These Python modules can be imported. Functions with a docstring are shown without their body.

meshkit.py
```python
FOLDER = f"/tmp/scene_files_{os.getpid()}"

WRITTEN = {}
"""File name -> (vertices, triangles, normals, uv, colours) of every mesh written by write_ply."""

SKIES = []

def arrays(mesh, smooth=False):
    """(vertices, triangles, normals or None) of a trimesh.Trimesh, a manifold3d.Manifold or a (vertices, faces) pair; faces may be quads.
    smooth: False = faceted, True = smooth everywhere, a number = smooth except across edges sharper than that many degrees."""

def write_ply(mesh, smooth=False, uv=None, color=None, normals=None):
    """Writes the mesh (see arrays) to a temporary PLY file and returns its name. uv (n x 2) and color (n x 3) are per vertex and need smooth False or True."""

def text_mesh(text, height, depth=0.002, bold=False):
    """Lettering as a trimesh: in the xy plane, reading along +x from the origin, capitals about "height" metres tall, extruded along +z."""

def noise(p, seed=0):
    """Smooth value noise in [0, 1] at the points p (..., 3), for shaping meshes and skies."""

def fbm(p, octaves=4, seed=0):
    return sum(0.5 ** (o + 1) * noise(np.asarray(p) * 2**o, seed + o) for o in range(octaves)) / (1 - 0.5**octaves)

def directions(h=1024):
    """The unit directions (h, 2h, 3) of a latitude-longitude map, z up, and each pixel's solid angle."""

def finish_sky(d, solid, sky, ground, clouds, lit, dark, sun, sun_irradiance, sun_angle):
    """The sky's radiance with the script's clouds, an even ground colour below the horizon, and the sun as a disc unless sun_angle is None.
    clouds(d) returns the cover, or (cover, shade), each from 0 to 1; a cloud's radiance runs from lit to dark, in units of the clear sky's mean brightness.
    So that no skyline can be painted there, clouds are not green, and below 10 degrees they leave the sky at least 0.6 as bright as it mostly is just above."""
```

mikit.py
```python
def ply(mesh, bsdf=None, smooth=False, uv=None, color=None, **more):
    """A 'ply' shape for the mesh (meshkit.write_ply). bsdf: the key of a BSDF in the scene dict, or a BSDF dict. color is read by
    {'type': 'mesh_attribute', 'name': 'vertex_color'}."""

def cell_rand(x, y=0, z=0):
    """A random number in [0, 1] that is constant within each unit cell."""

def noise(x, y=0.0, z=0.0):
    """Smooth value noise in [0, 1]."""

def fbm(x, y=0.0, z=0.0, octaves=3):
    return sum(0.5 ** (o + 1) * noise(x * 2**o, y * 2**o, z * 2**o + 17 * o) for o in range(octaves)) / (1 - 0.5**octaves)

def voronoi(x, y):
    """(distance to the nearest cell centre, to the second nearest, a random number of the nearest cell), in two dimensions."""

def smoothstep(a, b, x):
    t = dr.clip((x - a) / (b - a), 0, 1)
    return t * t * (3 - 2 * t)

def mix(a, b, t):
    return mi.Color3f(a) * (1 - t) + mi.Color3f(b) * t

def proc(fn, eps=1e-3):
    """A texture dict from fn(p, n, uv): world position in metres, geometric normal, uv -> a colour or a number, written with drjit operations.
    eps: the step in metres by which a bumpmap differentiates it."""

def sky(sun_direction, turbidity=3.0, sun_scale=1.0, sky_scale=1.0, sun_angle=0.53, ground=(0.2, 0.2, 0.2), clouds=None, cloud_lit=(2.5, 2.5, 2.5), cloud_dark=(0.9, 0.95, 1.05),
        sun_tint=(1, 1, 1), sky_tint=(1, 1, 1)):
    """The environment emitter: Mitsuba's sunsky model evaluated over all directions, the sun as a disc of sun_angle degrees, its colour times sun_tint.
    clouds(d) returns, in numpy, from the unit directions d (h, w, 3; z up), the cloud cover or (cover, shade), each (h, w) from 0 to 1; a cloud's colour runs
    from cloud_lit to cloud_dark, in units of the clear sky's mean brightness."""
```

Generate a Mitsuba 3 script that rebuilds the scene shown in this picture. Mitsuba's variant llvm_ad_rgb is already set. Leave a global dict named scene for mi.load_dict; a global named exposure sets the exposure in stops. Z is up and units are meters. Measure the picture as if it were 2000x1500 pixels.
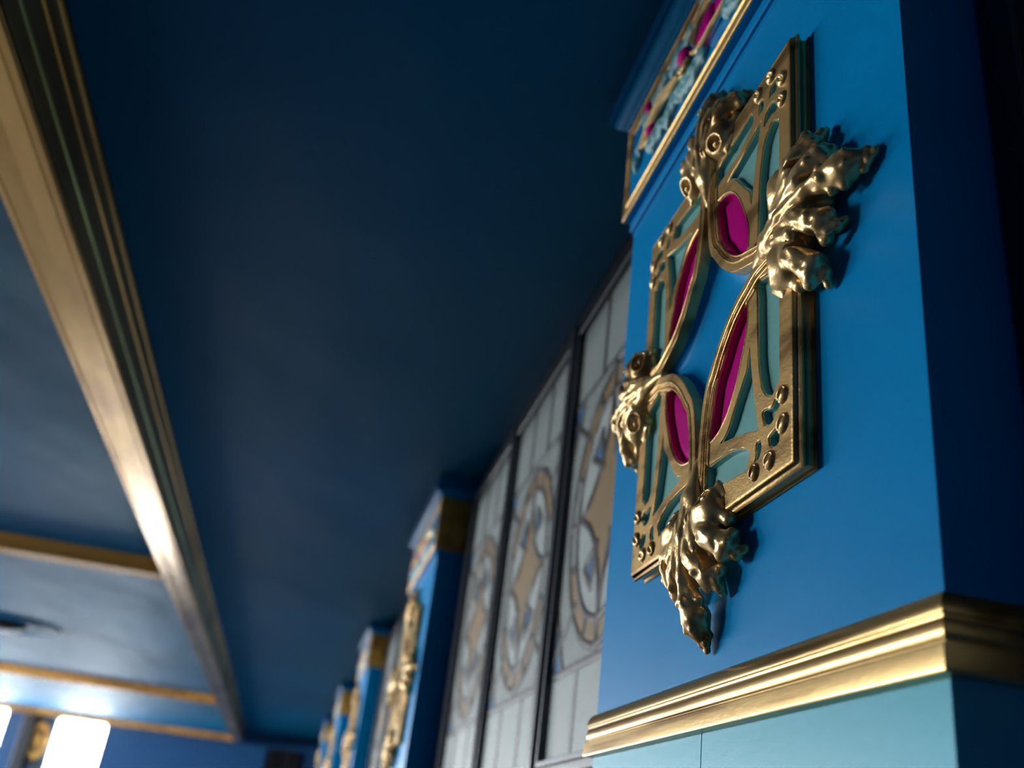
import math
import numpy as np
import trimesh
import mitsuba as mi
import drjit as dr
import shapely
from shapely.geometry import Polygon, MultiPolygon, LineString, box
from shapely.ops import unary_union
import mikit
from mikit import proc, noise, fbm, mix, smoothstep
import meshkit

T = mi.ScalarTransform4f
scene, labels = {}, {}

# ------------------------------------------------------------------ units: 1 unit = S metres, origin at the camera, floor EYE below
S, EYE = 0.4, 1.6
F_PX = 1910.99
# camera axes in world coordinates (x right across the hall, y along the wall, z up)
CAM = np.array([[0.9686614, -0.21861834, 0.11790295], [0.20008086, 0.40549884, -0.89192956], [0.14718265, 0.88756787, 0.43653242]])
fwd, up = CAM[2], -CAM[1]
scene['camera'] = {
    'type': 'thinlens',
    'to_world': T().look_at(origin=[0, 0, EYE], target=[float(fwd[0]), float(fwd[1]), EYE + float(fwd[2])], up=[float(v) for v in up]),
    'fov': math.degrees(2 * math.atan(1000 / F_PX)), 'fov_axis': 'x',
    'aperture_radius': 0.0048, 'focus_distance': 2.47 * S, 'near_clip': 0.02, 'far_clip': 100.0,
}
exposure = 0.6
DAY = (16.6, 17.6, 18.2)          # radiance of the bright window panes


def day(k):
    return {'type': 'area', 'radiance': {'type': 'rgb', 'value': [c * k for c in DAY]}}


# hall dimensions in units
XW, XL, YB, YF, ZF, ZC = 1.32, -14.0, -5.0, 40.0, -EYE / S, 3.25
YC, ZM = 2.38, 1.485              # centre of the near ornament panel
PIL = [1.42, 9.0, 16.35, 23.6, 30.9]   # near edge of each pilaster
PW = 1.945                        # pilaster width


# ------------------------------------------------------------------ materials
def srgb(r, g, b):
    c = np.array([r, g, b]) / 255.0
    return [float(x) for x in np.where(c <= 0.04045, c / 12.92, ((c + 0.055) / 1.055) ** 2.4)]


def rgb(v):
    return {'type': 'rgb', 'value': list(v)}


def bump(bsdf, fn, scale, eps=1e-3):
    return {'type': 'bumpmap', 'arbitrary': proc(fn, eps), 'scale': scale, 'bsdf': bsdf}


def two(b):
    return {'type': 'twosided', 'bsdf': b}


def paint(col, var=0.10, rough=0.42, spec=0.5, amp=0.0006, f=9.0, tint=0.0):
    c = srgb(*col)

    def tone(p, n, uv):
        k = fbm(p.x * f, p.y * f * 0.6, p.z * f, 3)
        return mi.Color3f(c) * (1 + var * 2 * (k - 0.5))

    def relief(p, n, uv):                 # brushed paint
        return fbm(p.x * 150 + p.z * 60, p.y * 55, p.z * 150, 3) + 0.8 * noise(p.x * 700, p.y * 500, p.z * 700)
    b = {'type': 'principled', 'base_color': proc(tone), 'roughness': rough, 'specular': spec, 'spec_tint': tint}
    return two(bump(b, relief, amp, 5e-4) if amp else b)


def gold(col, dark, rough=0.34, metallic=0.9, amp=0.0007, f=30.0, stretch=(1, 0.35, 1)):
    a, d = srgb(*col), srgb(*dark)

    def tone(p, n, uv):
        k = fbm(p.x * f * stretch[0], p.y * f * stretch[1], p.z * f * stretch[2], 4)
        return mix(d, a, smoothstep(0.28, 0.56, k))

    def relief(p, n, uv):
        return fbm(p.x * 160, p.y * 160, p.z * 160, 3) + 0.5 * noise(p.x * 600, p.y * 600, p.z * 600)
    return two(bump({'type': 'principled', 'base_color': proc(tone), 'metallic': metallic, 'roughness': rough, 'specular': 0.5}, relief, amp, 4e-4))


scene['mat_blue'] = paint((0, 130, 190), 0.08, 0.42, 0.07, 0.00007, tint=1.0)
scene['mat_teal'] = paint((82, 170, 188), 0.07, 0.36, 0.3, 0.00006, tint=0.6)
scene['mat_inlay'] = paint((108, 164, 160), 0.06, 0.40, 0.45, 0.00012)
scene['mat_magenta'] = paint((178, 0, 116), 0.05, 0.42, 0.15, 0.00008, tint=1.0)
scene['mat_foliage'] = paint((105, 160, 165), 0.12, 0.40, 0.5, 0.0003)
scene['mat_gold'] = gold((212, 170, 106), (138, 102, 56), rough=0.38, metallic=0.72, amp=0.0003)
scene['mat_gold_leaf'] = gold((232, 194, 132), (156, 120, 70), rough=0.33, metallic=0.68, amp=0.0002, f=22)
scene['mat_gold_rail'] = gold((216, 178, 116), (150, 115, 66), rough=0.28, amp=0.00008, f=26, stretch=(1, 0.15, 3))
scene['mat_gold_beam'] = gold((214, 170, 100), (172, 126, 64), rough=0.25, metallic=0.8, amp=0.0, f=5)
scene['mat_gold_cross'] = gold((204, 146, 66), (160, 108, 46), rough=0.55, metallic=0.45, amp=0.0, f=5)
scene['mat_gold_side'] = gold((200, 150, 60), (160, 110, 40), rough=0.5, metallic=0.3, f=14)


def ceil_tone(p, n, uv):
    k = fbm(p.x * 1.4, p.y * 0.55, 0.3, 4)
    return mi.Color3f(srgb(0, 96, 136)) * (0.75 + 0.5 * k)


def ceil_relief(p, n, uv):
    return fbm(p.x * 2.2, p.y * 1.1, 0.0, 3) + 0.02 * noise(p.x * 60, p.y * 60, 0)


scene['mat_coffer'] = two(bump({'type': 'principled', 'base_color': proc(ceil_tone), 'roughness': 0.62, 'specular': 0.07, 'spec_tint': 1.0}, ceil_relief, 0.02, 0.01))
scene['mat_ceiling'] = two(bump({'type': 'principled', 'base_color': proc(ceil_tone), 'roughness': 0.6, 'specular': 0.03, 'spec_tint': 1.0}, ceil_relief, 0.02, 0.01))
scene['mat_wall'] = paint((0, 72, 122), 0.08, 0.5, 0.4, 0.0)
scene['mat_frame'] = paint((44, 47, 54), 0.10, 0.35, 0.5, 0.0)
scene['mat_lead'] = two({'type': 'principled', 'base_color': rgb(srgb(52, 49, 47)), 'roughness': 0.45, 'metallic': 0.3})
scene['mat_dark'] = paint((22, 24, 30), 0.15, 0.5, 0.4, 0.0)


def glassy(col, var=0.10):
    c = srgb(*col)

    def tone(p, n, uv):
        return mi.Color3f(c) * (1 - var + 2 * var * fbm(p.x * 6, p.y * 9, p.z * 7, 3))

    def relief(p, n, uv):
        return fbm(p.y * 30, p.z * 26, 0.5, 2)
    return two(bump({'type': 'principled', 'base_color': proc(tone), 'roughness': 0.5, 'specular': 0.35}, relief, 0.0012, 2e-3))


scene['mat_glass_clear'] = glassy((150, 156, 152))
scene['mat_glass_grey'] = glassy((124, 131, 128))
scene['mat_glass_amber'] = glassy((126, 101, 64))
scene['mat_glass_blue'] = glassy((20, 88, 130))
scene['mat_floor'] = two({'type': 'principled', 'base_color': proc(lambda p, n, uv: mi.Color3f(srgb(70, 54, 42)) * (0.7 + 0.6 * fbm(p.x * 7, p.y * 1.2, 0, 3))), 'roughness': 0.4})
scene['mat_pane'] = {'type': 'diffuse', 'reflectance': rgb((0.6, 0.6, 0.6))}


# ------------------------------------------------------------------ mesh helpers
def world(v):
    return np.asarray(v, float) * S + np.array([0, 0, EYE])


def put(key, mesh, mat, smooth=30, **more):
    v, f = mesh
    scene[key] = mikit.ply((world(v), np.asarray(f)), mat, smooth, **more)
    return key


def tag(key, label=None, category=None, group=None, kind=None):
    d = {}
    for k, x in (('label', label), ('category', category), ('group', group), ('kind', kind)):
        if x:
            d[k] = x
    labels[key] = d


def num(key):
    if key not in scene and not any(k.startswith(key + '__') for k in scene) and key not in labels:
        return key
    i = 1
    while f'{key}_{i:03d}' in scene or f'{key}_{i:03d}' in labels:
        i += 1
    return f'{key}_{i:03d}'


def cat(*ms):
    vs, fs, o = [], [], 0
    for v, f in ms:
        v, f = np.asarray(v, float), np.asarray(f, int)
        vs.append(v); fs.append(f + o); o += len(v)
    return np.vstack(vs), np.vstack(fs)


def boxm(x0, x1, y0, y1, z0, z1, c=0.0):
    """A box, its edges chamfered by c."""
    if not c:
        m = trimesh.creation.box(bounds=[[x0, y0, z0], [x1, y1, z1]])
        return np.array(m.vertices), np.array(m.faces)
    pts = []
    for x, sx in ((x0, 1), (x1, -1)):
        for y, sy in ((y0, 1), (y1, -1)):
            for z, sz in ((z0, 1), (z1, -1)):
                pts += [(x + sx * c, y + sy * c, z), (x + sx * c, y, z + sz * c), (x, y + sy * c, z + sz * c)]
    m = trimesh.PointCloud(pts).convex_hull
    return np.array(m.vertices), np.array(m.faces)


def tube(path, r, n=8, closed=False):
    path = np.asarray(path, float)
    m = len(path)
    r = np.broadcast_to(r, m)
    d = np.gradient(path, axis=0) if not closed else np.roll(path, -1, 0) - np.roll(path, 1, 0)
    d /= np.linalg.norm(d, axis=1, keepdims=True) + 1e-12
    u = np.zeros_like(d)
    ref = np.array([0.0, 0, 1]) if abs(d[0][2]) < 0.9 else np.array([1.0, 0, 0])
    for i in range(m):
        w = ref - d[i] * (ref @ d[i])
        u[i] = w / (np.linalg.norm(w) + 1e-12)
        ref = u[i]
    w = np.cross(d, u)
    a = np.arange(n) * 2 * np.pi / n
    v = path[:, None] + r[:, None, None] * (np.cos(a)[None, :, None] * u[:, None] + np.sin(a)[None, :, None] * w[:, None])
    v = v.reshape(-1, 3)
    f = []
    for i in range(m if closed else m - 1):
        j = (i + 1) % m
        for k in range(n):
            l = (k + 1) % n
            f += [(i * n + k, j * n + k, j * n + l), (i * n + k, j * n + l, i * n + l)]
    if not closed:
        v = np.vstack([v, path[0], path[-1]])
        for k in range(n):
            f += [(len(v) - 2, k, (k + 1) % n), (len(v) - 1, (m - 1) * n + (k + 1) % n, (m - 1) * n + k)]
    return v, np.array(f)


def polys(g):
    return [p for p in getattr(g, 'geoms', [g]) if isinstance(p, Polygon) and p.area > 1e-7]


def earcut(p):
    v, f = trimesh.creation.triangulate_polygon(p, engine='earcut')
    return np.asarray(v), np.asarray(f)


def relief(shape, levels, step=0.01):
    """Solid over a 2D shape (coordinates a, b): levels = [(inset, height), ...] from the wall outwards; inset rings are joined into a
    rounded profile. Returns vertices (a, b, h)."""
    out = []
    for P in polys(shape):
        P = P.segmentize(step)
        rings = [(P, levels[0][1], levels[0][0])]
        for ins, h in levels[1:]:
            rings.append((P if ins == 0 else P.buffer(-ins, join_style='mitre', mitre_limit=3), h, ins))
        for (A, ha, ia), (B, hb, ib) in zip(rings[:-1], rings[1:]):
            if ia == ib:
                for q in polys(A):
                    for ring in (q.exterior, *q.interiors):
                        c = np.array(ring.coords)[:-1]
                        n = len(c)
                        v = np.vstack([np.c_[c, np.full(n, ha)], np.c_[c, np.full(n, hb)]])
                        i = np.arange(n); j = (i + 1) % n
                        out.append((v, np.vstack([np.c_[i, j, j + n], np.c_[i, j + n, i + n]])))
                continue
            for q in polys(A.difference(B)):
                v, f = earcut(q)
                dA = shapely.distance(shapely.points(v), A.boundary)
                dB = shapely.distance(shapely.points(v), B.boundary) if not B.is_empty else np.full(len(v), 1.0)
                t = dA / np.maximum(dA + dB, 1e-9)
                out.append((np.c_[v, ha + (hb - ha) * t], f))
        for q in polys(rings[-1][0]):
            v, f = earcut(q)
            out.append((np.c_[v, np.full(len(v), rings[-1][1])], f))
    if not out:
        return np.zeros((0, 3)), np.zeros((0, 3), int)
    v, f = cat(*out)
    m = trimesh.Trimesh(v, f, process=False)
    m.merge_vertices(digits_vertex=6)
    m.update_faces(m.nondegenerate_faces())
    trimesh.repair.fix_normals(m, multibody=True) if False else None
    n = m.face_normals
    # outward: caps face +h
    fl = n[:, 2] < -1e-6
    ff = np.array(m.faces); ff[fl] = ff[fl][:, ::-1]
    return np.array(m.vertices), ff


def dome(shape, fn, step=.012):
    """A smooth skin over a 2D shape: height fn(distance to its edge)."""
    from scipy.spatial import Delaunay
    out = []
    for P in polys(shape):
        P = P.segmentize(step * .6)
        edge = np.vstack([np.array(r.coords)[:-1] for r in (P.exterior, *P.interiors)])
        x0, y0, x1, y1 = P.bounds
        gx, gy = np.meshgrid(np.arange(x0, x1, step), np.arange(y0, y1, step * .866))
        gx = gx + (np.arange(gx.shape[0]) % 2)[:, None] * step / 2
        g = np.c_[gx.ravel(), gy.ravel()]
        pt = shapely.points(g)
        g = g[shapely.contains(P, pt) & (shapely.distance(pt, P.boundary) > step * .45)]
        v = np.vstack([edge, g])
        t = Delaunay(v).simplices
        t = t[shapely.contains(P.buffer(1e-6), shapely.points(v[t].mean(1)))]
        a = v[t]
        area = np.cross(a[:, 1] - a[:, 0], a[:, 2] - a[:, 0])
        t = t[np.abs(area) > 1e-10]; area = area[np.abs(area) > 1e-10]
        t[area < 0] = t[area < 0][:, ::-1]
        d = np.r_[np.zeros(len(edge)), shapely.distance(shapely.points(g), P.boundary)]
        out.append((np.c_[v, fn(d)], t))
    return cat(*out)


def on_wall(m, x0=1.0, yc=YC, zc=ZM):
    """(a right, b down, h out of the wall) -> units."""
    v, f = m
    return np.c_[x0 - v[:, 2], yc - v[:, 0], zc - v[:, 1]], f[:, ::-1]


def smoothc(pts, n=8):
    """Catmull-Rom through the points (open)."""
    p = np.asarray(pts, float)
    p = np.vstack([2 * p[0] - p[1], p, 2 * p[-1] - p[-2]])
    out = []
    for i in range(1, len(p) - 2):
        t = np.linspace(0, 1, n, endpoint=False)[:, None]
        a, b, c, d = p[i - 1], p[i], p[i + 1], p[i + 2]
        out.append(0.5 * (2 * b + (c - a) * t + (2 * a - 5 * b + 4 * c - d) * t ** 2 + (3 * b - a - 3 * c + d) * t ** 3))
    return np.vstack(out + [p[-2][None]])


def wrap(profile, y0, y1, xw, x0=1.0):
    """A moulding of profile [(projection, z)] round the front and both sides of a pilaster."""
    pr = np.asarray(profile, float)
    n = len(pr)
    ring = []
    for sx, sy in ((0, -1), (1, -1), (1, 1), (0, 1)):
        x = np.full(n, xw) if sx == 0 else x0 - pr[:, 0]
        y = (y0 - pr[:, 0]) if sy < 0 else (y1 + pr[:, 0])
        ring.append(np.c_[x, y, pr[:, 1]])
    v = np.vstack(ring)
    f = []
    for k in range(3):
        for i in range(n - 1):
            a, b, c, d = k * n + i, k * n + i + 1, (k + 1) * n + i + 1, (k + 1) * n + i
            f += [(a, b, c), (a, c, d)]
    return v, np.array(f)


def nets(field, lo, hi, h):
    """Surface nets of field(p) = 0 (negative inside) over the box lo..hi."""
    axes = [np.arange(a, b + h, h) for a, b in zip(lo, hi)]
    G = np.stack(np.meshgrid(*axes, indexing='ij'), -1)
    d = field(G)
    nx, ny, nz = d.shape
    ins = d < 0
    corner = [(i, j, k) for i in (0, 1) for j in (0, 1) for k in (0, 1)]
    cnt = sum(ins[i:nx - 1 + i, j:ny - 1 + j, k:nz - 1 + k].astype(int) for i, j, k in corner)
    act = (cnt > 0) & (cnt < 8)
    idx = -np.ones(act.shape, int)
    idx[act] = np.arange(act.sum())
    c = np.argwhere(act)
    acc, wt = np.zeros((len(c), 3)), np.zeros(len(c))
    for a in corner:
        for ax in range(3):
            if a[ax]:
                continue
            b = list(a); b[ax] = 1
            da = d[c[:, 0] + a[0], c[:, 1] + a[1], c[:, 2] + a[2]]
            db = d[c[:, 0] + b[0], c[:, 1] + b[1], c[:, 2] + b[2]]
            x = (da < 0) != (db < 0)
            t = np.where(x, da / np.where(x, da - db, 1), 0)
            pt = np.array(a, float)[None].repeat(len(c), 0)
            pt[:, ax] += t
            acc[x] += pt[x]; wt[x] += 1
    v = (c + acc / wt[:, None]) * h + np.array(lo)
    faces = []
    for ax in range(3):
        o = [i for i in range(3) if i != ax]
        sl0 = [slice(None)] * 3; sl1 = [slice(None)] * 3
        sl0[ax] = slice(0, -1); sl1[ax] = slice(1, None)
        x = ins[tuple(sl0)] != ins[tuple(sl1)]
        e = np.argwhere(x)
        e = e[(e[:, o[0]] > 0) & (e[:, o[1]] > 0) & (e[:, o[0]] < d.shape[o[0]] - 1) & (e[:, o[1]] < d.shape[o[1]] - 1)]
        q = []
        for s, t in ((1, 1), (0, 1), (0, 0), (1, 0)):
            k = e.copy(); k[:, o[0]] -= s; k[:, o[1]] -= t
            q.append(idx[k[:, 0], k[:, 1], k[:, 2]])
        q = np.stack(q, 1)
        flip = ins[e[:, 0], e[:, 1], e[:, 2]] != (ax == 1)
        q[~flip] = q[~flip][:, ::-1]
        faces.append(q)
    q = np.vstack(faces)
    q = q[(q >= 0).all(1)]
    return v, np.vstack([q[:, [0, 1, 2]], q[:, [0, 2, 3]]])


def ell(p, c, r):
    q = (p - np.array(c)) / np.array(r)
    k0 = np.sqrt((q * q).sum(-1)); k1 = np.sqrt(((q / np.array(r)) ** 2).sum(-1)) + 1e-9
    return k0 * (k0 - 1) / k1


def cone(p, a, b, ra, rb):
    a, b = np.array(a, float), np.array(b, float)
    ab = b - a
    t = np.clip(((p - a) @ ab) / (ab @ ab), 0, 1)
    return np.sqrt((((p - a) - t[..., None] * ab) ** 2).sum(-1)) - (ra + (rb - ra) * t)


def smin(a, b, k):
    h = np.maximum(k - np.abs(a - b), 0) / k
    return np.minimum(a, b) - h * h * k * 0.25


def smax(a, b, k):
    return -smin(-a, -b, k)


# ------------------------------------------------------------------ the room
put('floor', boxm(XL - .3, XW + .3, YB - .3, YF + .3, ZF - .3, ZF), 'mat_floor', False)
tag('floor', kind='structure', label='brown floor of the hall')
put('ceiling', boxm(XL - .3, XW + .3, YB - .3, YF + .3, ZC, ZC + .3), 'mat_ceiling', False)
tag('ceiling', kind='structure', label='dark blue painted ceiling above the windows and beams')
put('wall_right', boxm(XW, XW + .3, YB, YF, ZF, ZC), 'mat_wall', False)
tag('wall_right', kind='structure', label='blue wall behind the pilasters and leaded windows')
put('wall_back', boxm(XL, XW, YB - .3, YB, ZF, ZC), 'mat_wall', False)
tag('wall_back', kind='structure', label='blue wall closing the near end of the hall')


def wall_with_holes(rects, u0, u1):
    """Polygon (u, z) of a wall with the openings cut out (round upper corners)."""
    g = box(u0, ZF, u1, ZC)
    holes = []
    for a, b, z0, z1 in rects:
        holes.append(box(a, z0, b, z1).buffer(-.22).buffer(.22, quad_segs=8).union(box(a, z0, b, z0 + .5)))
    return g.difference(unary_union(holes)), holes


# left wall and its daylit windows
LEFT = [(9.5, 13.5), (16.5, 20.5), (23.5, 27.5), (30.5, 34.5)]
g, holes = wall_with_holes([(a, b, .8, 3.05) for a, b in LEFT], YB, YF)
v, f = relief(g, [(0, 0), (0, .3)], .5)
put('wall_left', (np.c_[XL - .3 + v[:, 2], v[:, 0], v[:, 1]], f), 'mat_wall', False)
tag('wall_left', kind='structure', label='blue wall with tall daylit windows opposite the pilasters')
g2, holes2 = wall_with_holes([(-8.35, -6.5, -3.2, 2.84), (-11.82, -9.97, -3.2, 2.90)], XL, XW)
v, f = relief(g2, [(0, 0), (0, .3)], .5)
put('wall_far', (np.c_[v[:, 0], YF + .3 - v[:, 2], v[:, 1]], f), 'mat_wall', False)
tag('wall_far', kind='structure', label='dark blue end wall below the ceiling beams')
wn = 0
for hs, far in ((holes2, True), (holes, False)):
    for hole in hs:
        wn += 1
        w = f'window_{wn}'
        a0, z0, a1, z1 = hole.bounds
        v, f = relief(hole.buffer(.02), [(0, 0), (0, .03)], .3)
        pane = (np.c_[v[:, 0], YF + .24 - v[:, 2], v[:, 1]], f) if far else (np.c_[XL - .24 + v[:, 2], v[:, 0], v[:, 1]], f)
        put(f'{w}__pane', pane, 'mat_pane', False, emitter=day(1.0 if far else 1.7))
        fr = hole.buffer(.03).difference(hole.buffer(-.07))
        v, f = relief(fr, [(0, 0), (0, .10), (.02, .12)], .3)
        fm = (np.c_[v[:, 0], YF + .20 - v[:, 2], v[:, 1]], f) if far else (np.c_[XL - .20 + v[:, 2], v[:, 0], v[:, 1]], f)
        put(f'{w}__frame', fm, 'mat_frame', False)
        tag(w, kind='structure', label=('bright window with rounded top corners, ' + ('right of the dark post' if wn == 1 else 'left of the dark post, at the photo edge')) if far
            else f'tall bright window {wn - 2} of the long wall opposite')

# ------------------------------------------------------------------ pilasters
RAIL = [(0, .486), (.010, .482), (.018, .472), (.0235, .458), (.0252, .449), (.0245, .444), (.0195, .442), (.0190, .437), (.0212, .432), (.0232, .425), (.0240, .417),
        (.0236, .410), (.0218, .404), (.0185, .4005), (.0185, .397), (.0278, .3945), (.0286, .390), (.0310, .354), (.0290, .348), (0, .346)]
NECK = [(0, 2.466), (.003, 2.468), (.004, 2.474), (.0005, 2.477), (.0005, 2.489), (.012, 2.4895), (.0145, 2.493), (.0155, 2.502), (.0150, 2.512), (.0125, 2.516), (.0145, 2.520), (.0155, 2.530), (.0140, 2.539), (.0125, 2.541), (.001, 2.5415), (.001, 2.5495), (0, 2.550)]
CORN = [(0, 3.075), (.052, 3.078), (.058, 3.086), (.070, 3.090), (.088, 3.101), (.102, 3.120), (.109, 3.146), (.1155, 3.147), (.118, 3.138), (.1245, 3.136), (.129, 3.143), (.129, 3.156), (.124, 3.163), (.114, 3.167), (.114, 3.2495), (0, 3.2495)]
ORD = ['nearest', 'second', 'third', 'fourth', 'fifth']
CO = .044     # projection of the frieze block


def pilaster(i, y0):
    y1 = y0 + PW
    k = num('pilaster')
    put(f'{k}__shaft', boxm(1.0, XW, y0, y1, .346, 2.56), 'mat_blue', False)
    yj = y0 + 1.012
    put(f'{k}__board', boxm(.9985, XW, y0 - .002, yj - .0007, ZF, .349, .002), 'mat_teal', False)
    put(f'{k}__board_001', boxm(.9985, XW, yj + .0007, y1 + .002, ZF, .349, .002), 'mat_teal', False)
    put(f'{k}__rail_moulding', wrap(RAIL, y0, y1, XW), 'mat_gold_rail', 25)
    put(f'{k}__capital', boxm(1 - CO + .008, XW, y0 - CO + .008, y1 + CO - .008, 2.551, 3.08), 'mat_blue', False)
    put(f'{k}__capital__neck_moulding', wrap(NECK, y0, y1, XW), 'mat_blue', 24)
    put(f'{k}__capital__cornice', wrap(CORN, y0, y1, XW), 'mat_blue', 35)
    labels[f'{k}__rail_moulding'] = {'label': 'stepped gold rail moulding'}
    labels[f'{k}__board'] = {'label': 'pale teal lower board'}
    tag(k, f'blue wall pilaster with teal base and gold rail, {ORD[i]} in the row', 'pilaster', 'pilasters along the window wall')
    return k


# ---------- ornament panel: one corner traced in the plane of the panel, mirrored to the other three
XF = .945
PX = np.array([[1000.0, 750.0]])


def plane_pt(px, py, x=XF):
    r = CAM.T @ np.array([(px - 1000) / F_PX, (py - 750) / F_PX, 1.0])
    r = r * (x / r[0])
    return YC - r[1], ZM - r[2]


def trA(pts):
    return [plane_pt(1350 + x / 5.769, 460 + y / 5.769) for x, y in pts]


def trB(pts):
    return [plane_pt(1350 + x / 5.769, 700 + y / 5.769) for x, y in pts]


HA, HB = .552, .637      # half sizes of the panel
_oz = [(1350 + x / 5.769, 460 + y / 5.769) for x, y in [(830, 160), (700, 320), (600, 500), (500, 680), (420, 850), (340, 1060), (270, 1270), (210, 1480)]]
_oz += [(1350 + x / 5.769, 700 + y / 5.769) for x, y in [(160, 260), (120, 480), (90, 750), (65, 1050)]]
outer = np.array([plane_pt(px, py, .937) for px, py in _oz]) + [.010, .012]      # the inner band stands proud of the panel
outer = np.vstack([[.50, .0035], outer, [.006, .56]])
outer[:, 1] = np.maximum(outer[:, 1], .0035)
outer[:, 0] = np.maximum(outer[:, 0], .0035)
outer = smoothc(outer, 6)
petal = trA([(627, 772), (575, 840), (520, 930), (480, 1030), (440, 1150), (400, 1290), (350, 1470)]) + trB([(300, 250), (265, 450), (240, 650), (213, 850), (228, 922)])
petal_r = trB([(260, 885), (320, 795), (400, 620), (470, 400), (520, 200), (560, 0)]) + trA([(600, 1180), (622, 1020), (630, 900)])
petal = Polygon(np.vstack([smoothc(petal, 5), smoothc(petal_r, 5)])).buffer(0)
c1 = trA([(890, 430), (800, 490), (736, 548), (742, 700), (746, 1000), (750, 1300), (760, 1480)]) + trB([(782, 270), (800, 350), (830, 400), (870, 416), (910, 403), (940, 340), (962, 275), (985, 222), (986, 0)]) + trA([(985, 1400), (983, 1000), (983, 700), (983, 480), (960, 400)])
c1 = Polygon(np.vstack([smoothc(c1, 4)])).buffer(0)
c2 = trA([(656, 1280), (642, 1350), (630, 1470)]) + trB([(600, 200), (540, 380), (480, 580), (430, 750), (370, 890), (332, 945), (380, 933), (450, 900), (560, 850), (650, 822), (742, 800), (738, 740), (720, 580), (700, 430), (680, 250), (668, 100)]) + trA([(664, 1365)])
c2 = Polygon(np.vstack([smoothc(c2, 4)])).buffer(0)
c3 = trB([(178, 1212), (205, 1214), (300, 1142), (400, 1072), (500, 1027), (580, 1020), (640, 1042), (648, 1090), (632, 1160), (612, 1250), (540, 1300), (460, 1342), (360, 1400), (250, 1460), (172, 1490), (172, 1350)])
c3 = Polygon(np.vstack([smoothc(c3, 4)])).buffer(0)
h1 = Polygon(smoothc(trB([(935, 465), (985, 500), (980, 550), (940, 600), (930, 660), (890, 730), (840, 750), (815, 720), (800, 600), (900, 550), (935, 465)]), 4)).buffer(0)
h2 = Polygon(smoothc(trB([(940, 795), (985, 825), (985, 930), (920, 995), (880, 980), (865, 900), (880, 870), (940, 795)]), 4)).buffer(0)
h3 = Polygon(smoothc(trB([(775, 920), (785, 1000), (760, 1110), (710, 1160), (725, 1100), (725, 970), (775, 920)]), 4)).buffer(0)
CELLS = [c1, c2, c3, h1, h2, h3]
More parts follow.
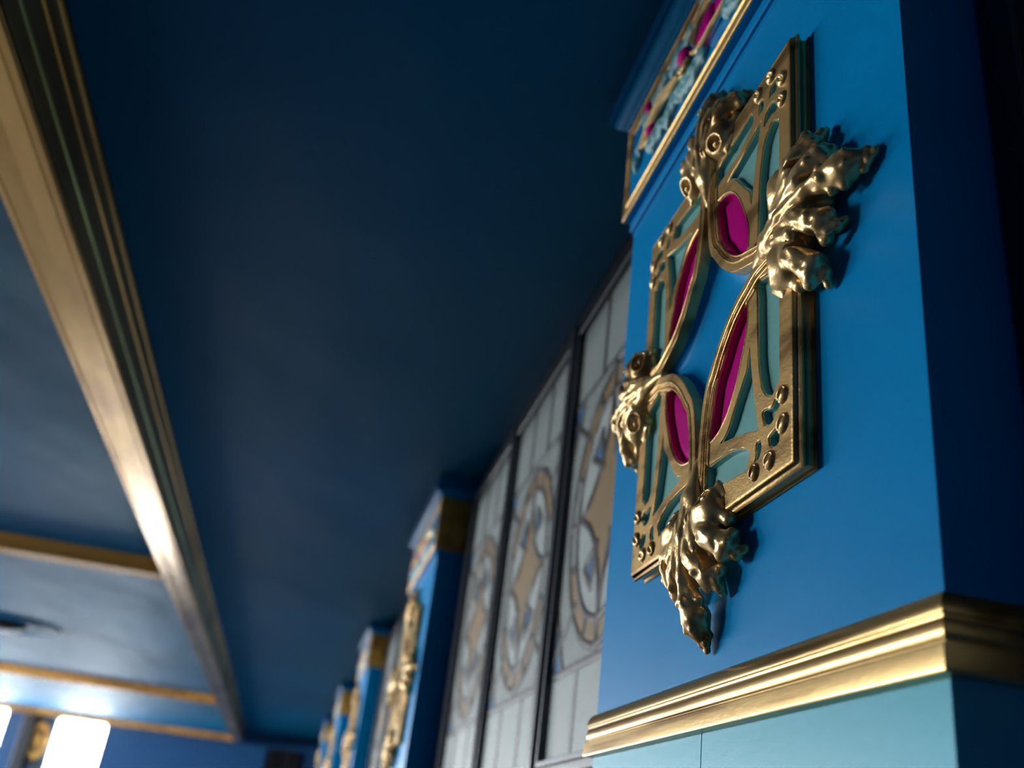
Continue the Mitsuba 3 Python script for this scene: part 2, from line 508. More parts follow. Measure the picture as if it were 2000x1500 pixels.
SEEDS = [(trB([(985, 420)])[0], trB([(1075, 320)])[0], trB([(1005, 495)])[0]), (trB([(985, 740)])[0], trB([(1078, 630)])[0], trB([(1005, 835)])[0]),
         (trB([(830, 1130)])[0], trB([(932, 1070)])[0], trB([(850, 1230)])[0]), (trB([(665, 1290)])[0], trB([(745, 1200)])[0], trB([(690, 1375)])[0])]
QUAD = [(1, 1), (-1, 1), (1, -1), (-1, -1)]


def mirror(g, sa, sb):
    return shapely.transform(g, lambda p: p * np.array([sa, sb]))


quad_open = Polygon(np.vstack([[(-.001, -.001)], [(outer[0][0], -.001)], outer, [(-.001, outer[-1][1])]])).buffer(0)
opening = unary_union([mirror(quad_open, *q) for q in QUAD]).buffer(.0005)
holes_all = unary_union([mirror(c, *q) for c in CELLS + [petal] for q in QUAD])
H = 1 - XF
plate2d = box(-HA + .012, -HB + .012, HA - .012, HB - .012).difference(opening).difference(holes_all)
FLOOR_H = .033      # height of the painted floors of the cells


def seed_mesh(cen, a, b):
    """A raised bud with a slit, in panel coordinates."""
    a, b = np.array(a), np.array(b)
    ax = (b - a); L = np.linalg.norm(ax) * .62; ax /= np.linalg.norm(ax)
    pe = np.array([-ax[1], ax[0]])
    c = (a + b) / 2
    R, A = np.meshgrid(np.linspace(0, 1, 11), np.linspace(0, 2 * np.pi, 32, endpoint=False), indexing='ij')
    u, w = R * np.cos(A), R * np.sin(A)
    hgt = .017 * np.sqrt(np.clip(1 - R ** 2, 0, 1)) - .016 * np.exp(-((w) / .20) ** 2) * np.clip(1 - (u / .82) ** 2, 0, 1)
    p = c + (u * L)[..., None] * ax + (w * .025)[..., None] * pe
    v = np.c_[p.reshape(-1, 2), H - .002 + hgt.ravel()]
    n = 32
    f = []
    for i in range(10):
        for k in range(n):
            l = (k + 1) % n
            f += [(i * n + k, (i + 1) * n + k, (i + 1) * n + l), (i * n + k, (i + 1) * n + l, i * n + l)]
    return v, np.array(f)


def flip(m, sa, sb):
    v, f = m
    return v * np.array([sa, sb, 1]), (f if sa * sb > 0 else f[:, ::-1])


print_parts = []


def build_panel_meshes():
    """Meshes of the ornament panel in (a, b, h)."""
    out = {}
    core = relief(plate2d, [(0, 0.006), (0, H - .006), (.0012, H - .0025), (.003, H - .0006), (.0055, H)], .012)
    # outer moulding: cove, bead, step
    mould = [(-.0035, .0012), (-.0038, .0045), (.0005, .0062), (.004, .008), (.0065, .014), (.006, .022), (.001, .0275), (-.003, .031), (-.0035, .036), (.000, .041), (.004, .0425), (.006, .046), (.0065, .0500), (.0085, .0535), (.012, .0555), (.0165, .0558), (.0185, .0535), (.03, .0535)]
    ring = []
    for ins, h in mould:
        a, b = HA - ins, HB - ins
        ring.append([(-a, -b, h), (a, -b, h), (a, b, h), (-a, b, h)])
    v = np.array(ring).reshape(-1, 3)
    f = []
    for i in range(len(mould) - 1):
        for k in range(4):
            l = (k + 1) % 4
            f += [(i * 4 + k, i * 4 + l, (i + 1) * 4 + l), (i * 4 + k, (i + 1) * 4 + l, (i + 1) * 4 + k)]
    # densify lengthwise is not needed: straight runs
    out['frame_moulding'] = (v, np.array(f))
    ridges = []
    quad_plate = box(0.0035, 0.0035, HA - .10, HB - .10).difference(quad_open)
    for wid, h0 in ((.062, .0045), (.036, .0095)):
        band = LineString(outer).buffer(wid).intersection(quad_plate).difference(petal.buffer(.004)).buffer(-.003).buffer(.003)
        band = unary_union([p for p in polys(band) if p.area > .004])
        for c in CELLS:
            band = band.difference(c.buffer(.002))
        ridges.append(relief(band, [(0, H - .012), (0, H + h0 - .004), (.0012, H + h0 - .0012), (.0035, H + h0)], .012))
    for off, r in ((.028, .0042), (.047, .0036)):
        ol = LineString(outer).buffer(off).boundary.intersection(quad_plate)
        for g in getattr(shapely.line_merge(ol), 'geoms', [shapely.line_merge(ol)]):
            c = np.array(g.segmentize(.01).coords)
            d = shapely.distance(shapely.points(c), LineString(outer))
            c = c[(np.abs(d - off) < .003) & (c[:, 0] > off * .9) & (c[:, 1] > off * .9) & (c[:, 0] < .47) & (c[:, 1] < .5)]
            if len(c) > 8:
                hh = H + (.0085 if off < .03 else .004)
                m = tube(np.c_[c, np.full(len(c), hh)], r, 8)
                ridges.append(m)
    rim = np.array(petal.buffer(.006).exterior.segmentize(.01).coords)[:-1]
    ridges.append(tube(np.c_[rim, np.full(len(rim), H - .001)], .0036, 6, True))
    allr = [core]
    for q in QUAD:
        allr += [flip(m, *q) for m in ridges]
    out['tracery'] = cat(*allr)
    return out


# ---------- acanthus leaf, sculpted as a distance field in (s outwards, t across, h off the wall)
def leaf_field(p):
    q = p.copy()
    q[..., 1] = np.abs(p[..., 1])
    w = meshkit.noise(p * 11.0 + 5.0, 3) - .5
    q = q + (w * .016)[..., None] * np.array([1, 1, 0])
    def chain(pts, flat=1.0):
        e = None
        for (a, ra), (b, rb) in zip(pts[:-1], pts[1:]):
            c = cone(q, a, b, ra, rb)
            e = c if e is None else smin(e, c, .015)
        return e
    # veined stem: three strands fanning out of the panel
    d = chain([((-.20, 0, .050), .016), ((-.10, 0, .074), .022), ((.02, .0, .090), .022), ((.14, 0, .088), .020), ((.22, 0, .072), .018)])
    d = smin(d, chain([((-.12, .012, .066), .016), ((-.02, .040, .086), .017), ((.06, .078, .090), .019)]), .010)
    d = smin(d, chain([((-.10, .006, .070), .014), ((.0, .022, .088), .015), ((.08, .046, .092), .017)]), .009)
    d = smin(d, ell(q, (.02, 0, .034), (.13, .090, .040)), .03)
    # scroll curls at the base, hollow on the outer face
    vol = ell(q, (-.020, .112, .056), (.068, .060, .056))
    vol = smax(vol, -ell(q, (-.052, .116, .116), (.027, .034, .060)), .008)
    d = smin(d, vol, .016)
    d = np.minimum(d, ell(q, (-.050, .118, .070), (.013, .020, .026)))
    d = smin(d, cone(q, (-.090, .140, .056), (-.050, .172, .046), .010, .014), .012)
    d = smin(d, cone(q, (.016, .182, .044), (-.01, .160, .050), .020, .015), .02)
    # first finger: out to the side, ending in a curled knob
    lob = chain([((.02, .085, .070), .025), ((.055, .132, .080), .030), ((.085, .176, .046), .040)])
    for c, r in (((.112, .204, .030), .018), ((.064, .206, .044), .018), ((.116, .172, .056), .016), ((.088, .212, .060), .014), ((.104, .226, .016), .012), ((.070, .168, .084), .013)):
        lob = smin(lob, ell(q, c, (r, r, r)), .010)
    lob = smax(lob, -cone(q, (.040, .108, .122), (.074, .156, .112), .012, .009), .010)
    lob = smax(lob, -ell(q, (.096, .186, .096), (.016, .010, .020)), .008)
    d = smin(d, lob, .010)
    # second finger
    lob = chain([((.05, .028, .080), .022), ((.098, .056, .086), .026), ((.138, .090, .054), .039)])
    for c, r in (((.168, .110, .034), .018), ((.136, .130, .040), .018), ((.168, .078, .052), .016), ((.158, .124, .050), .012), ((.118, .112, .074), .014), ((.140, .076, .092), .011), ((.178, .096, .018), .012)):
        lob = smin(lob, ell(q, c, (r, r, r)), .009)
    lob = smax(lob, -cone(q, (.090, .050, .124), (.130, .080, .114), .010, .008), .009)
    lob = smax(lob, -ell(q, (.150, .098, .102), (.014, .009, .018)), .007)
    d = smin(d, lob, .010)
    # tip
    tip = chain([((.13, 0, .082), .024), ((.185, 0, .070), .028), ((.230, 0, .048), .036), ((.264, 0, .036), .025), ((.288, 0, .024), .016)])
    for c, r in (((.192, .034, .056), .016), ((.224, .035, .042), .015), ((.205, .018, .092), .011), ((.250, .024, .032), .013), ((.176, .026, .074), .013), ((.238, .014, .070), .010), ((.296, .014, .024), .012), ((.276, .026, .022), .012), ((.312, .004, .016), .009), ((.262, .012, .066), .009)):
        tip = smin(tip, ell(q, c, (r, r, r)), .008)
    d = smin(d, tip, .010)
    # deep gaps between the fingers, grooves along the veins
    d = smax(d, -ell(q, (.092, .116, .05), (.050, .011, .08)), .007)
    d = smax(d, -ell(q, (.148, .042, .05), (.044, .008, .08)), .007)
    for a, b, r in (((-.06, .016, .100), (.09, .028, .110), .0045), ((-.05, .036, .098), (.05, .066, .110), .0040), ((.04, .045, .112), (.09, .075, .100), .005), ((.08, .0, .116), (.18, .0, .112), .005)):
        d = smax(d, -cone(q, a, b, r, r), .008)
    n = meshkit.fbm(p * 20.0, 3, 7) - .5
    d = d - .007 * n
    return smax(d, -p[..., 2] + .003, .003)


leaf_v, leaf_f = nets(leaf_field, (-.235, -.30, -.008), (.345, .27, .135), .0042)
trimesh.smoothing.filter_taubin(_lm := trimesh.Trimesh(leaf_v, leaf_f, process=False), iterations=3)
leaf_v = np.array(_lm.vertices)


def leaf_meshes():
    out = []
    for side in range(4):
        s, t, h = leaf_v[:, 0], leaf_v[:, 1], leaf_v[:, 2]
        if side == 0:      # right: s along +a
            a, b = s + HA - .003, t
        elif side == 1:    # left
            a, b = -(s + HA - .003), t
        elif side == 2:    # bottom: along +b
            a, b = t, s + HB - .003
        else:
            a, b = t, -(s * .93 + HB - .006)
        f = leaf_f if side in (0, 3) else leaf_f[:, ::-1]
        out.append((np.c_[a, b, h], f))
    return out


def shifted(key, src, dy):
    d = dict(scene[src])
    d['to_world'] = T().translate([0, dy * S, 0])
    scene[key] = d


def ornament_panel(i, y0):
    k = num('ornament_panel')
    side = ['on nearest pilaster', 'on second pilaster', 'on third pilaster', 'on fourth pilaster', 'on fifth pilaster'][i]
    tag(k, f'gold relief panel with magenta petals and four leaves {side}', 'wall ornament', 'gold relief panels on the pilasters')
    if i:
        for src in [s for s in scene if s.startswith('ornament_panel__')]:
            shifted(k + src[len('ornament_panel'):], src, y0 - PIL[0])
        return
    fld = dome(opening.buffer(-.0006), lambda d: .0035 + .026 * np.exp(-d / .016), .011)
    put(f'{k}__field', on_wall(fld), 'mat_blue', True)
    labels[f'{k}__field'] = {'label': 'blue hollow centre'}
    for name, m in build_panel_meshes().items():
        put(f'{k}__{name}', on_wall(m), 'mat_gold', 28 if name == 'tracery' else 40)
    for q in QUAD:
        for sd in SEEDS:
            put(num(f'{k}__tracery__bud'), on_wall(flip(seed_mesh(*sd), *q)), 'mat_gold_leaf', True)
        for c in CELLS:
            g = mirror(c, *q).buffer(.008)
            ring = mirror(c, *q).buffer(.0015).difference(mirror(c, *q).buffer(-.0014))
            put(num(f'{k}__inlay'), on_wall(cat(relief(g, [(0, .002), (0, FLOOR_H)], .02), relief(ring, [(0, FLOOR_H - .002), (0, H - .0045)], .02))), 'mat_inlay', False)
        g = mirror(petal, *q).buffer(.005)
        ring = mirror(petal, *q).buffer(.0015).difference(mirror(petal, *q).buffer(-.0016))
        put(num(f'{k}__petal'), on_wall(cat(dome(g, lambda d: FLOOR_H - .008 + .014 * (1 - np.exp(-(d / .022) ** 2)), .010), relief(ring, [(0, FLOOR_H - .012), (0, H - .0045)], .02))), 'mat_magenta', 35)
    for m in leaf_meshes():
        put(num(f'{k}__leaf'), on_wall(m), 'mat_gold_leaf', True)
    for x in scene:
        if x.startswith(k + '__inlay'):
            labels[x] = {'label': 'teal inlay'}
        if x.startswith(k + '__tracery__bud'):
            labels[x] = {'label': 'small slit gold bud'}
        if x.startswith(k + '__petal'):
            labels[x] = {'label': 'magenta petal'}
        if x.startswith(k + '__leaf'):
            labels[x] = {'label': 'gold acanthus leaf'}


# ---------- frieze relief on the block above
def frieze_panel(i, y0):
    k = num('frieze_panel')
    side = ['on top of nearest pilaster', 'on top of second pilaster', 'on top of third pilaster', 'on top of fourth pilaster', 'on top of fifth pilaster'][i]
    tag(k, f'gold-framed frieze with teal foliage and magenta buds {side}', 'frieze', 'gold-framed friezes under the ceiling')
    if i:
        for src in [s for s in scene if s.startswith('frieze_panel__')]:
            shifted(k + src[len('frieze_panel'):], src, y0 - PIL[0])
        return
    zc, half = 2.812, .2585
    hw = PW / 2 + CO
    yc = PIL[0] + PW / 2
    x0 = 1 - CO + .007
    W = lambda m: on_wall(m, x0, yc, zc)
    ring = box(-hw, -half, hw, half).difference(box(-hw + .072, -half + .078, hw - .072, half - .072))
    put(f'{k}__frame', W(relief(ring, [(0, 0), (0, .006), (.003, .009), (.010, .0095), (.014, .012), (.020, .012), (.026, .007), (.036, .005)], .05)), 'mat_gold', 35)
    fld = box(-hw + .06, -half + .06, hw - .06, half - .06)
    put(f'{k}__field', W(relief(fld, [(0, 0), (0, .004)], .2)), 'mat_blue', False)
    for sa in (-1, 1):
        # side panel of the block, facing along the wall
        pass
    rng = np.random.default_rng(4)

    # gold stems, magenta buds, teal leaves; mirrored about the middle
    def leafy(seed, cents):
        def fld(p):
            w = meshkit.noise(p * 22 + seed, seed) - .5
            q = p + (w * .03)[..., None] * np.array([1, 1, 0])
            d = None
            for (a, b, r) in cents:
                e = ell(q, (a, b, .006), (r * 1.25, r * .85, .030))
                d = e if d is None else smin(d, e, .018)
            d = d - .014 * (meshkit.fbm(p * 36, 2, seed + 2) - .5)
            for (a, b, r) in cents:
                d = smax(d, -ell(p, (a + .3 * r, b + .1 * r, .042), (.02, .009, .016)), .008)
            return smax(d, -p[..., 2] + .001, .003)
        c = np.array(cents)
        lo = (c[:, 0].min() - .13, max(c[:, 1].min() - .1, -half + .07), -.006)
        hi = (c[:, 0].max() + .13, min(c[:, 1].max() + .1, half - .07), .062)
        return nets(fld, lo, hi, .0065)
    A = [(.84, .075, .035), (.79, .03, .04), (.74, -.10, .04), (.69, -.06, .045), (.62, -.10, .05), (.56, -.085, .05), (.50, -.11, .045)]
    B = [(.60, .12, .05), (.53, .11, .055), (.46, .135, .05), (.40, .11, .05), (.66, .10, .035)]
    C = [(.42, -.10, .05), (.35, -.11, .055), (.29, -.08, .045), (.22, -.10, .05), (.16, -.085, .045), (.10, -.12, .04)]
    Dd = [(.32, .12, .05), (.25, .13, .045), (.19, .14, .05), (.13, .13, .045), (.28, .08, .035)]
    for j, cents in enumerate((A, B, C, Dd)):
        m = leafy(11 + j, cents)
        for sa in (-1, 1):
            put(num(f'{k}__foliage'), W(flip(m, -sa, 1)), 'mat_foliage', True)
    for sa in (-1, 1):
        path = smoothc([(.80, .02, .018), (.72, .04, .026), (.62, .025, .030), (.50, .01, .032), (.40, .03, .030), (.32, .045, .028)], 6)
        n = len(path)
        ms = []
        for off, r in ((-.018, .011), (0, .013), (.018, .011)):
            pp = path.copy(); pp[:, 1] += off * np.sin(np.linspace(.25, 2.9, n))
            ms.append(tube(pp, 1.3 * r * (.55 + .6 * np.sin(np.linspace(.2, 2.9, n))), 8))
        for (a, b) in ((.31, .06), (.33, .02), (.295, .035)):
            ms.append(tube(smoothc([(a, b, .024), (a - .05, b + .035, .034), (a - .085, b + .02, .028)], 5), .011, 8))
        ms.append(tube(smoothc([(.62, .03, .03), (.63, -.03, .03), (.655, -.06, .03)], 5), .010, 8))
        ms.append(tube(smoothc([(.76, .03, .02), (.70, .08, .03), (.63, .10, .03)], 5), .009, 8))
        put(num(f'{k}__stem'), W(flip(cat(*ms), -sa, 1)), 'mat_gold_leaf', 40)
        for (a, b, ra, rb) in ((.61, .075, .040, .017), (.655, -.08, .038, .018), (.262, .0, .050, .028)):
            s = trimesh.creation.icosphere(3)
            v = np.array(s.vertices) * np.array([ra, rb, .026]) + np.array([a, b, .0275])
            put(num(f'{k}__bud'), W(flip((v, np.array(s.faces)), -sa, 1)), 'mat_magenta', True)
        pts = smoothc([(.10, .06), (.02, .075), (-.06, .05), (-.10, .0), (-.06, -.045), (.02, -.05), (.09, .0), (.115, .045)], 5)
        g = Polygon(pts + np.array([.055, .005])).buffer(0).intersection(box(.004, -.3, .5, .3))
        put(num(f'{k}__petal'), W(flip(dome(g, lambda d: .001 + .032 * (1 - np.exp(-d / .012)), .012), -sa, 1)), 'mat_magenta', 50)
        rim = []
        for cc in ([(.19, .05), (.13, .085), (.06, .095), (0, .09)], [(.18, .02), (.12, -.055), (.05, -.065), (0, -.06)], [(.17, -.06), (.10, -.10), (.02, -.105)], [(.21, -.03), (.15, -.085)]):
            c = smoothc(np.array(cc), 6)
            rim.append(tube(np.c_[c, np.full(len(c), .026)], .011, 8))
        put(num(f'{k}__petal_rim'), W(flip(cat(*rim), -sa, 1)), 'mat_gold_leaf', 40)
    # gold plate on the side of the block that faces along the wall
    for sgn, ye in ((-1, PIL[0] - CO + .007), (1, PIL[0] + PW + CO - .007)):
        g = box(1 - CO - .001, zc - half, XW - .002, zc + half)
        v, f = relief(g, [(0, 0), (0, .006), (.004, .009), (.03, .009), (.036, .005), (.05, .005)], .05)
        v2, f2 = relief(Polygon([(1.14 + .07 * math.cos(t) * (1 + .25 * math.cos(4 * t)), zc + .12 * math.sin(t) * (1 + .25 * math.cos(4 * t))) for t in np.linspace(0, 2 * np.pi, 48, endpoint=False)]), [(0, .005), (.006, .010), (.02, .014)], .02)
        v, f = cat((v, f), (v2, f2))
        put(num(f'{k}__side_plate'), (np.c_[v[:, 0], ye + sgn * v[:, 2], v[:, 1]], f), 'mat_gold_side', 35)


for i, y0 in enumerate(PIL):
    pilaster(i, y0)
for i, y0 in enumerate(PIL):
    ornament_panel(i, y0)
for i, y0 in enumerate(PIL):
    frieze_panel(i, y0)

# ------------------------------------------------------------------ leaded windows between the pilasters
GX = 1.268     # front of the glass
Z0G, Z1G, HWG = .47, 2.95, .745


def oval(a, b, cz, n=40, y=0):
    t = np.linspace(0, 2 * np.pi, n, endpoint=False)
    return Polygon(np.c_[y + a * np.cos(t), cz + b * np.sin(t)])


def light_design():
    """Panes (polygon, material) of one leaded light, in (w across, z)."""
    cz, A, B = 1.66, .62, .72
    full = box(-HWG, Z0G, HWG, Z1G)
    lead = []
    lines = [[(-HWG, .885), (HWG, .885)], [(-.28, Z0G), (-.28, .885)], [(.28, Z0G), (.28, .885)], [(-HWG, 2.44), (HWG, 2.44)], [(-.24, 2.44), (-.24, Z1G)], [(.24, 2.44), (.24, Z1G)]]
    ring_o, ring_i = oval(A, B, cz), oval(A - .13, B - .13, cz)
    ring = ring_o.difference(ring_i)
    # four-pointed star of curved sides
    star = []
    tips = [(0, .56), (.46, 0), (0, -.56), (-.46, 0)]
    for k in range(4):
        p, q = np.array(tips[k]), np.array(tips[(k + 1) % 4])
        m = (p + q) / 2 * .34
        t = np.linspace(0, 1, 9)[:-1, None]
        star += list((1 - t) ** 2 * p + 2 * t * (1 - t) * m + t ** 2 * q)
    star = Polygon(np.array(star) + [0, cz])
    out = []
    cuts = [LineString(l) for l in lines]
    spokes = [LineString([(A * c * .9 , cz + B * s * .9), (HWG * c * 1.6, cz + 1.05 * s)]) for c, s in ((.7, .7), (-.7, .7), (.7, -.7), (-.7, -.7))]
    spokes += [LineString([(0, cz + B), (0, 2.44)]), LineString([(0, cz - B), (0, .885)])]
    tri = []
    for sx in (-1, 1):
        for sz in (-1, 1):
            tri.append(Polygon([(sx * .10, cz + sz * .20), (sx * .30, cz + sz * .30), (sx * .16, cz + sz * .42)]))
            tri.append(Polygon([(sx * HWG, .885 if sz < 0 else 2.44), (sx * (HWG - .2), .885 if sz < 0 else 2.44), (sx * HWG, 1.22 if sz < 0 else 2.12)]))
    tris = unary_union(tri)
    segs = cuts + spokes
    inner_cuts = [LineString([(0, cz + .5), (0, cz + B)]), LineString([(0, cz - .5), (0, cz - B)]), LineString([(.4, cz), (A, cz)]), LineString([(-.4, cz), (-A, cz)])]
    ring_cuts = [LineString([((A - .14) * math.cos(t), cz + (B - .14) * math.sin(t)), ((A + .01) * math.cos(t), cz + (B + .01) * math.sin(t))]) for t in np.arange(8) * math.pi / 4 + .39]
    net = unary_union([s.buffer(.020, cap_style='flat') for s in segs + inner_cuts + ring_cuts] + [g.boundary.buffer(.020) for g in (ring_o, ring_i, star, *tri)])
    net = net.intersection(full)
    pieces = polys(full.difference(net))
    for p in pieces:
        c = p.representative_point()
        if p.area < .0008:
            continue
        if ring.contains(c):
            m = 'mat_glass_amber' if abs(c.y - cz) > .15 else 'mat_glass_grey'
        elif tris.contains(c):
            m = 'mat_glass_blue'
        elif star.contains(c):
            m = 'mat_glass_amber'
        else:
            m = 'mat_glass_clear' if c.y < .885 or ring_i.contains(c) else 'mat_glass_grey'
        out.append((p.simplify(.004), m))
    return out, net


PANES, NET = light_design()
frame_ring = box(-HWG - .115, Z0G - .08, HWG + .115, Z1G + .10).difference(box(-HWG, Z0G, HWG, Z1G))
master = {}
bay_n = 0
BAYS = [(-2.6, 6)] + [(PIL[i] + PW, PIL[i + 1]) for i in range(len(PIL) - 1)] + [(PIL[-1] + PW, YF)]
for bi, (ya, yb) in enumerate(BAYS):
    if bi == 0:
        ya, yb = -4.12, PIL[0]
    mid = (ya + yb) / 2 - (.08 if bi == 1 else 0)
    pitch = 1.72
    for li in range(3):
        yc = mid + (li - 1) * pitch
        wn += 1
        w = f'window_{wn}'
        tag(w, kind='structure', label=f'leaded glass light {li + 1} of 3 with dark frame, ' + ['beside the camera, right of the nearest pilaster', 'between the nearest and second pilaster', 'between the second and third pilaster', 'between the third and fourth pilaster', 'between the fourth and fifth pilaster', 'beyond the fifth pilaster'][bi])
        if bi == 0 and li < 2:
            pass
        for j, (p, m) in enumerate(PANES):
            key = f'{w}__pane' if j == 0 else f'{w}__pane_{j:03d}'
            if j not in master:
                v, f = relief(p, [(0, 0), (0, .010), (.004, .013)], .5)
                put(key, (np.c_[GX + .013 - v[:, 2], -v[:, 0], v[:, 1]], f[:, ::-1]), m, 30)
                master[j] = scene[key]
            d = dict(master[j]); d['to_world'] = T().translate([0, yc * S, 0]); scene[key] = d
        if 'net' not in master:
            v, f = relief(NET, [(0, 0), (0, .018), (.006, .022)], .08)
            put(f'{w}__leading', (np.c_[GX + .016 - v[:, 2], -v[:, 0], v[:, 1]], f[:, ::-1]), 'mat_lead', 40)
            master['net'] = scene[f'{w}__leading']
            v, f = relief(frame_ring, [(0, 0), (0, .055), (.004, .060), (.028, .060), (.030, .040), (.05, .038), (.0545, .030)], .3)
            put(f'{w}__frame', (np.c_[GX + .02 - v[:, 2], -v[:, 0], v[:, 1]], f[:, ::-1]), 'mat_frame', 25)
            master['frame'] = scene[f'{w}__frame']
        for nm in ('leading', 'frame'):
            kk = 'net' if nm == 'leading' else 'frame'
            d = dict(master[kk]); d['to_world'] = T().translate([0, yc * S, 0]); scene[f'{w}__{nm}'] = d
    # timber surround of the bay: jambs, head and sill
    tn = f'trim_{bi + 1}'
    lo, hi = mid - 1.5 * pitch, mid + 1.5 * pitch
    ms = [boxm(1.262, XW, ya, yb, Z1G + .10, Z1G + .17, .004), boxm(1.285, XW, ya, yb, Z1G + .17, ZC - .002, .004), boxm(1.24, XW, ya, yb, Z0G - .16, Z0G - .08, .006)]
    for s0, s1 in ((ya, lo + .002), (hi - .002, yb)):
        if bi == 0 and s0 > 0:
            ms.append(boxm(1.19, XW - .03, PIL[0] - .115, PIL[0] - .004, Z0G - .08, Z1G + .16, .006))
            dr_ = np.random.default_rng(9)
            for _ in range(26):
                sp = trimesh.creation.icosphere(1, radius=float(dr_.uniform(.002, .0045)))
                ms.append((np.array(sp.vertices) * [1, 1, 1.6] + [1.191, PIL[0] - .010 - float(dr_.choice([0, .045])) * float(dr_.uniform(.8, 1.2)), float(dr_.uniform(1.0, 2.3))], np.array(sp.faces)))
        if s1 - s0 > .01:
            ms.append(boxm(1.255, XW, s0, s1, Z0G - .08, Z1G + .10, .004))
    for li in range(2):
        yy = lo + pitch * (li + 1)
        ms.append(boxm(1.215, XW - .03, yy - .035, yy + .035, Z0G - .08, Z1G + .12, .008))
    put(f'{tn}', cat(*ms), 'mat_frame', False)
    tag(tn, kind='structure', label='dark timber surround, mullions and sill of the leaded windows, bay %d' % (bi + 1))

# ------------------------------------------------------------------ ceiling beams
ZB = 2.75


def beam_profile():
    """(offset from beam centre line towards +x, z): gold moulded box, mirrored for the other side."""
    half = [(.195, ZC - .001), (.195, 3.225), (.188, 3.210), (.178, 3.195), (.172, 3.165), (.170, 3.130), (.176, 3.118), (.180, 3.105), (.178, 3.090), (.168, 3.080),
            (.164, 3.050), (.163, 3.000), (.166, 2.960), (.173, 2.948), (.176, 2.935), (.172, 2.920), (.161, 2.912), (.157, 2.880), (.156, 2.830), (.159, 2.800), (.165, 2.788), (.165, 2.772), (.155, ZB),
            (.128, ZB), (.122, ZB + .008), (.112, ZB + .008), (.106, ZB + .001), (0, ZB + .003)]
    return np.array(half + [(-a, b) for a, b in half[::-1][1:]])


def beam(p0, p1, axis):
    pr = beam_profile()
    n = len(pr)
    ends = []
    for e in (p0, p1):
        if axis == 'y':
            ends.append(np.c_[e[0] + pr[:, 0], np.full(n, e[1]), pr[:, 1]])
        else:
            ends.append(np.c_[np.full(n, e[0]), e[1] + pr[:, 0], pr[:, 1]])
    v = np.vstack(ends)
    f = [q for i in range(n - 1) for q in ((i, i + 1, n + i + 1), (i, n + i + 1, n + i))]
    return v, np.array(f)


XB = -1.845
ZD = 2.95
XB2 = -12.0
YE = 39.3
put('ceiling_beam', beam((XB, YB), (XB, YE + .1), 'y'), 'mat_gold_beam', False)
tag('ceiling_beam', 'long gold moulded ceiling beam running the length of the hall', 'beam')
put('ceiling_beam_001', beam((XB2, YB), (XB2, YE + .1), 'y'), 'mat_gold_beam', False)
tag('ceiling_beam_001', 'long gold moulded ceiling beam beyond the left edge, parallel to the visible one', 'beam')
for j, (yy, lab) in enumerate([(-1.0, 'gold cross beam above and behind the camera'), (13.2, 'brown-gold cross beam nearest in the photo, meeting the long beam'), (27.5, 'gold cross beam midway down the hall, second from the near one'), (YE, 'gold cross beam at the far end above the bright windows')]):
    key = f'ceiling_beam_{j + 2:03d}'
    put(key, beam((XB2, yy), (XB, yy), 'x'), 'mat_gold_cross', False)
    tag(key, lab, 'beam', None)

put('ceiling_001', boxm(XB2, XB, YB, YE, ZD, ZC - .001), 'mat_coffer', False)
tag('ceiling_001', kind='structure', label='lower blue ceiling inside the gold coffers at the left')
# ceiling medallion and pendants near the left edge
def lathe(prof, cx, cy, n=48):
    pr = np.asarray(prof, float)
    a = np.arange(n) * 2 * np.pi / n
    v = np.stack([np.c_[cx + r * np.cos(a), cy + r * np.sin(a), np.full(n, z)] for r, z in pr]).reshape(-1, 3)
    f = []
    for i in range(len(pr) - 1):
        for k in range(n):
            l = (k + 1) % n
            f += [(i * n + k, i * n + l, (i + 1) * n + l), (i * n + k, (i + 1) * n + l, (i + 1) * n + k)]
    return v, np.array(f)


mx, my = -5.75, 20.4
put('ceiling_medallion__disc', lathe([(1.10, ZD - .0005), (1.09, ZD - .03), (1.02, ZD - .05), (.95, ZD - .03), (.82, ZD - .03), (.76, ZD - .06), (.68, ZD - .04), (.60, ZD - .03), (.4, ZD - .03), (.3, ZD - .05)], mx, my), 'mat_coffer', 40)
put('ceiling_medallion__boss', lathe([(.48, ZD - .02), (.46, ZD - .08), (.38, ZD - .13), (.2, ZD - .17), (.001, ZD - .18)], mx, my), 'mat_dark', 40)
tag('ceiling_medallion', 'round stepped ceiling rose with dark boss between the cross beams at the left edge', 'ceiling rose')
labels['ceiling_medallion__boss'] = {'label': 'dark boss'}

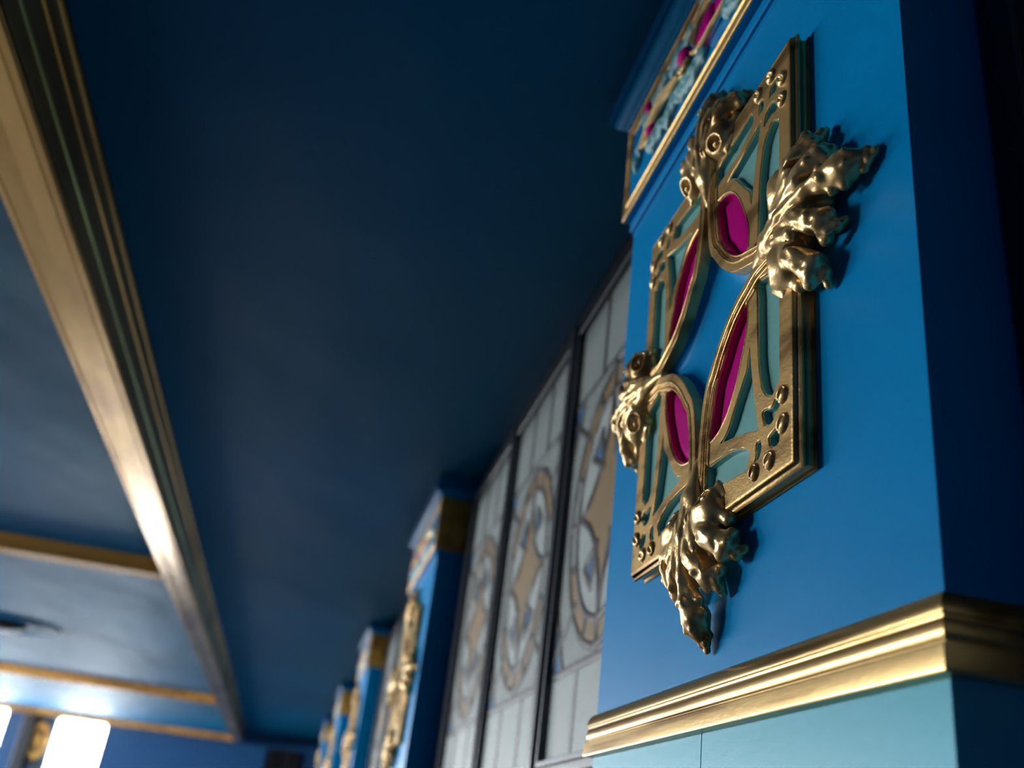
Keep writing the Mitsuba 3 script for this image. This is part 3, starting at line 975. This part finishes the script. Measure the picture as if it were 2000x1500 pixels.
# far wall: dark post with a gold plaque between the bright windows, curtain at the corner
put('post__shaft', boxm(-9.36, -8.98, YF - .35, YF, ZF, 3.2, .03), 'mat_dark', False)
put('post__capital', boxm(-9.44, -8.90, YF - .42, YF, 2.95, 3.1, .03), 'mat_dark', False)
tag('post', 'dark post between the two bright far windows', 'post')
v, f = relief(oval(.34, .62, 1.9, 40, -8.72).difference(oval(.2, .4, 1.9, 40, -8.72)), [(0, 0), (0, .04), (.03, .08), (.05, .09)], .1)
pl = [(np.c_[v[:, 0], YF - v[:, 2], v[:, 1]], f)]
put('wall_plaque__ring', pl[0], 'mat_gold_side', 40)
v, f = relief(Polygon([(-8.72 + .15 * math.cos(t) * (1 + .3 * math.cos(5 * t)), 1.9 + .26 * math.sin(t) * (1 + .3 * math.cos(5 * t))) for t in np.linspace(0, 2 * np.pi, 50, endpoint=False)]), [(0, 0), (0, .05), (.03, .1)], .05)
put('wall_plaque__rosette', (np.c_[v[:, 0], YF - v[:, 2], v[:, 1]], f), 'mat_gold_side', 40)
v, f = relief(box(-9.0, 1.0, -8.42, 2.7), [(0, 0), (0, .03)], .5)
put('wall_plaque__board', (np.c_[v[:, 0], YF - v[:, 2] * .5, v[:, 1]], f), 'mat_dark', False)
tag('wall_plaque', 'dark plaque with a tan-gold oval ring beside the dark post', 'plaque')
xs = np.linspace(-.75, .55, 80)
yw = YF - .25 - .12 * np.sin(xs * 22)
v = np.vstack([np.c_[xs, yw, np.full(80, ZF + .02)], np.c_[xs, yw, np.full(80, 2.75)], np.c_[xs, yw + .06, np.full(80, ZF + .02)], np.c_[xs, yw + .06, np.full(80, 2.75)]])
f = []
for i in range(79):
    f += [(i, i + 1, 81 + i), (i, 81 + i, 80 + i), (160 + i, 241 + i, 161 + i), (160 + i, 240 + i, 241 + i), (80 + i, 81 + i, 241 + i), (80 + i, 241 + i, 240 + i)]
put('curtain', (v, np.array(f)), 'mat_dark', 40)
tag('curtain', 'dark folded curtain in the far corner under the ceiling', 'curtain')
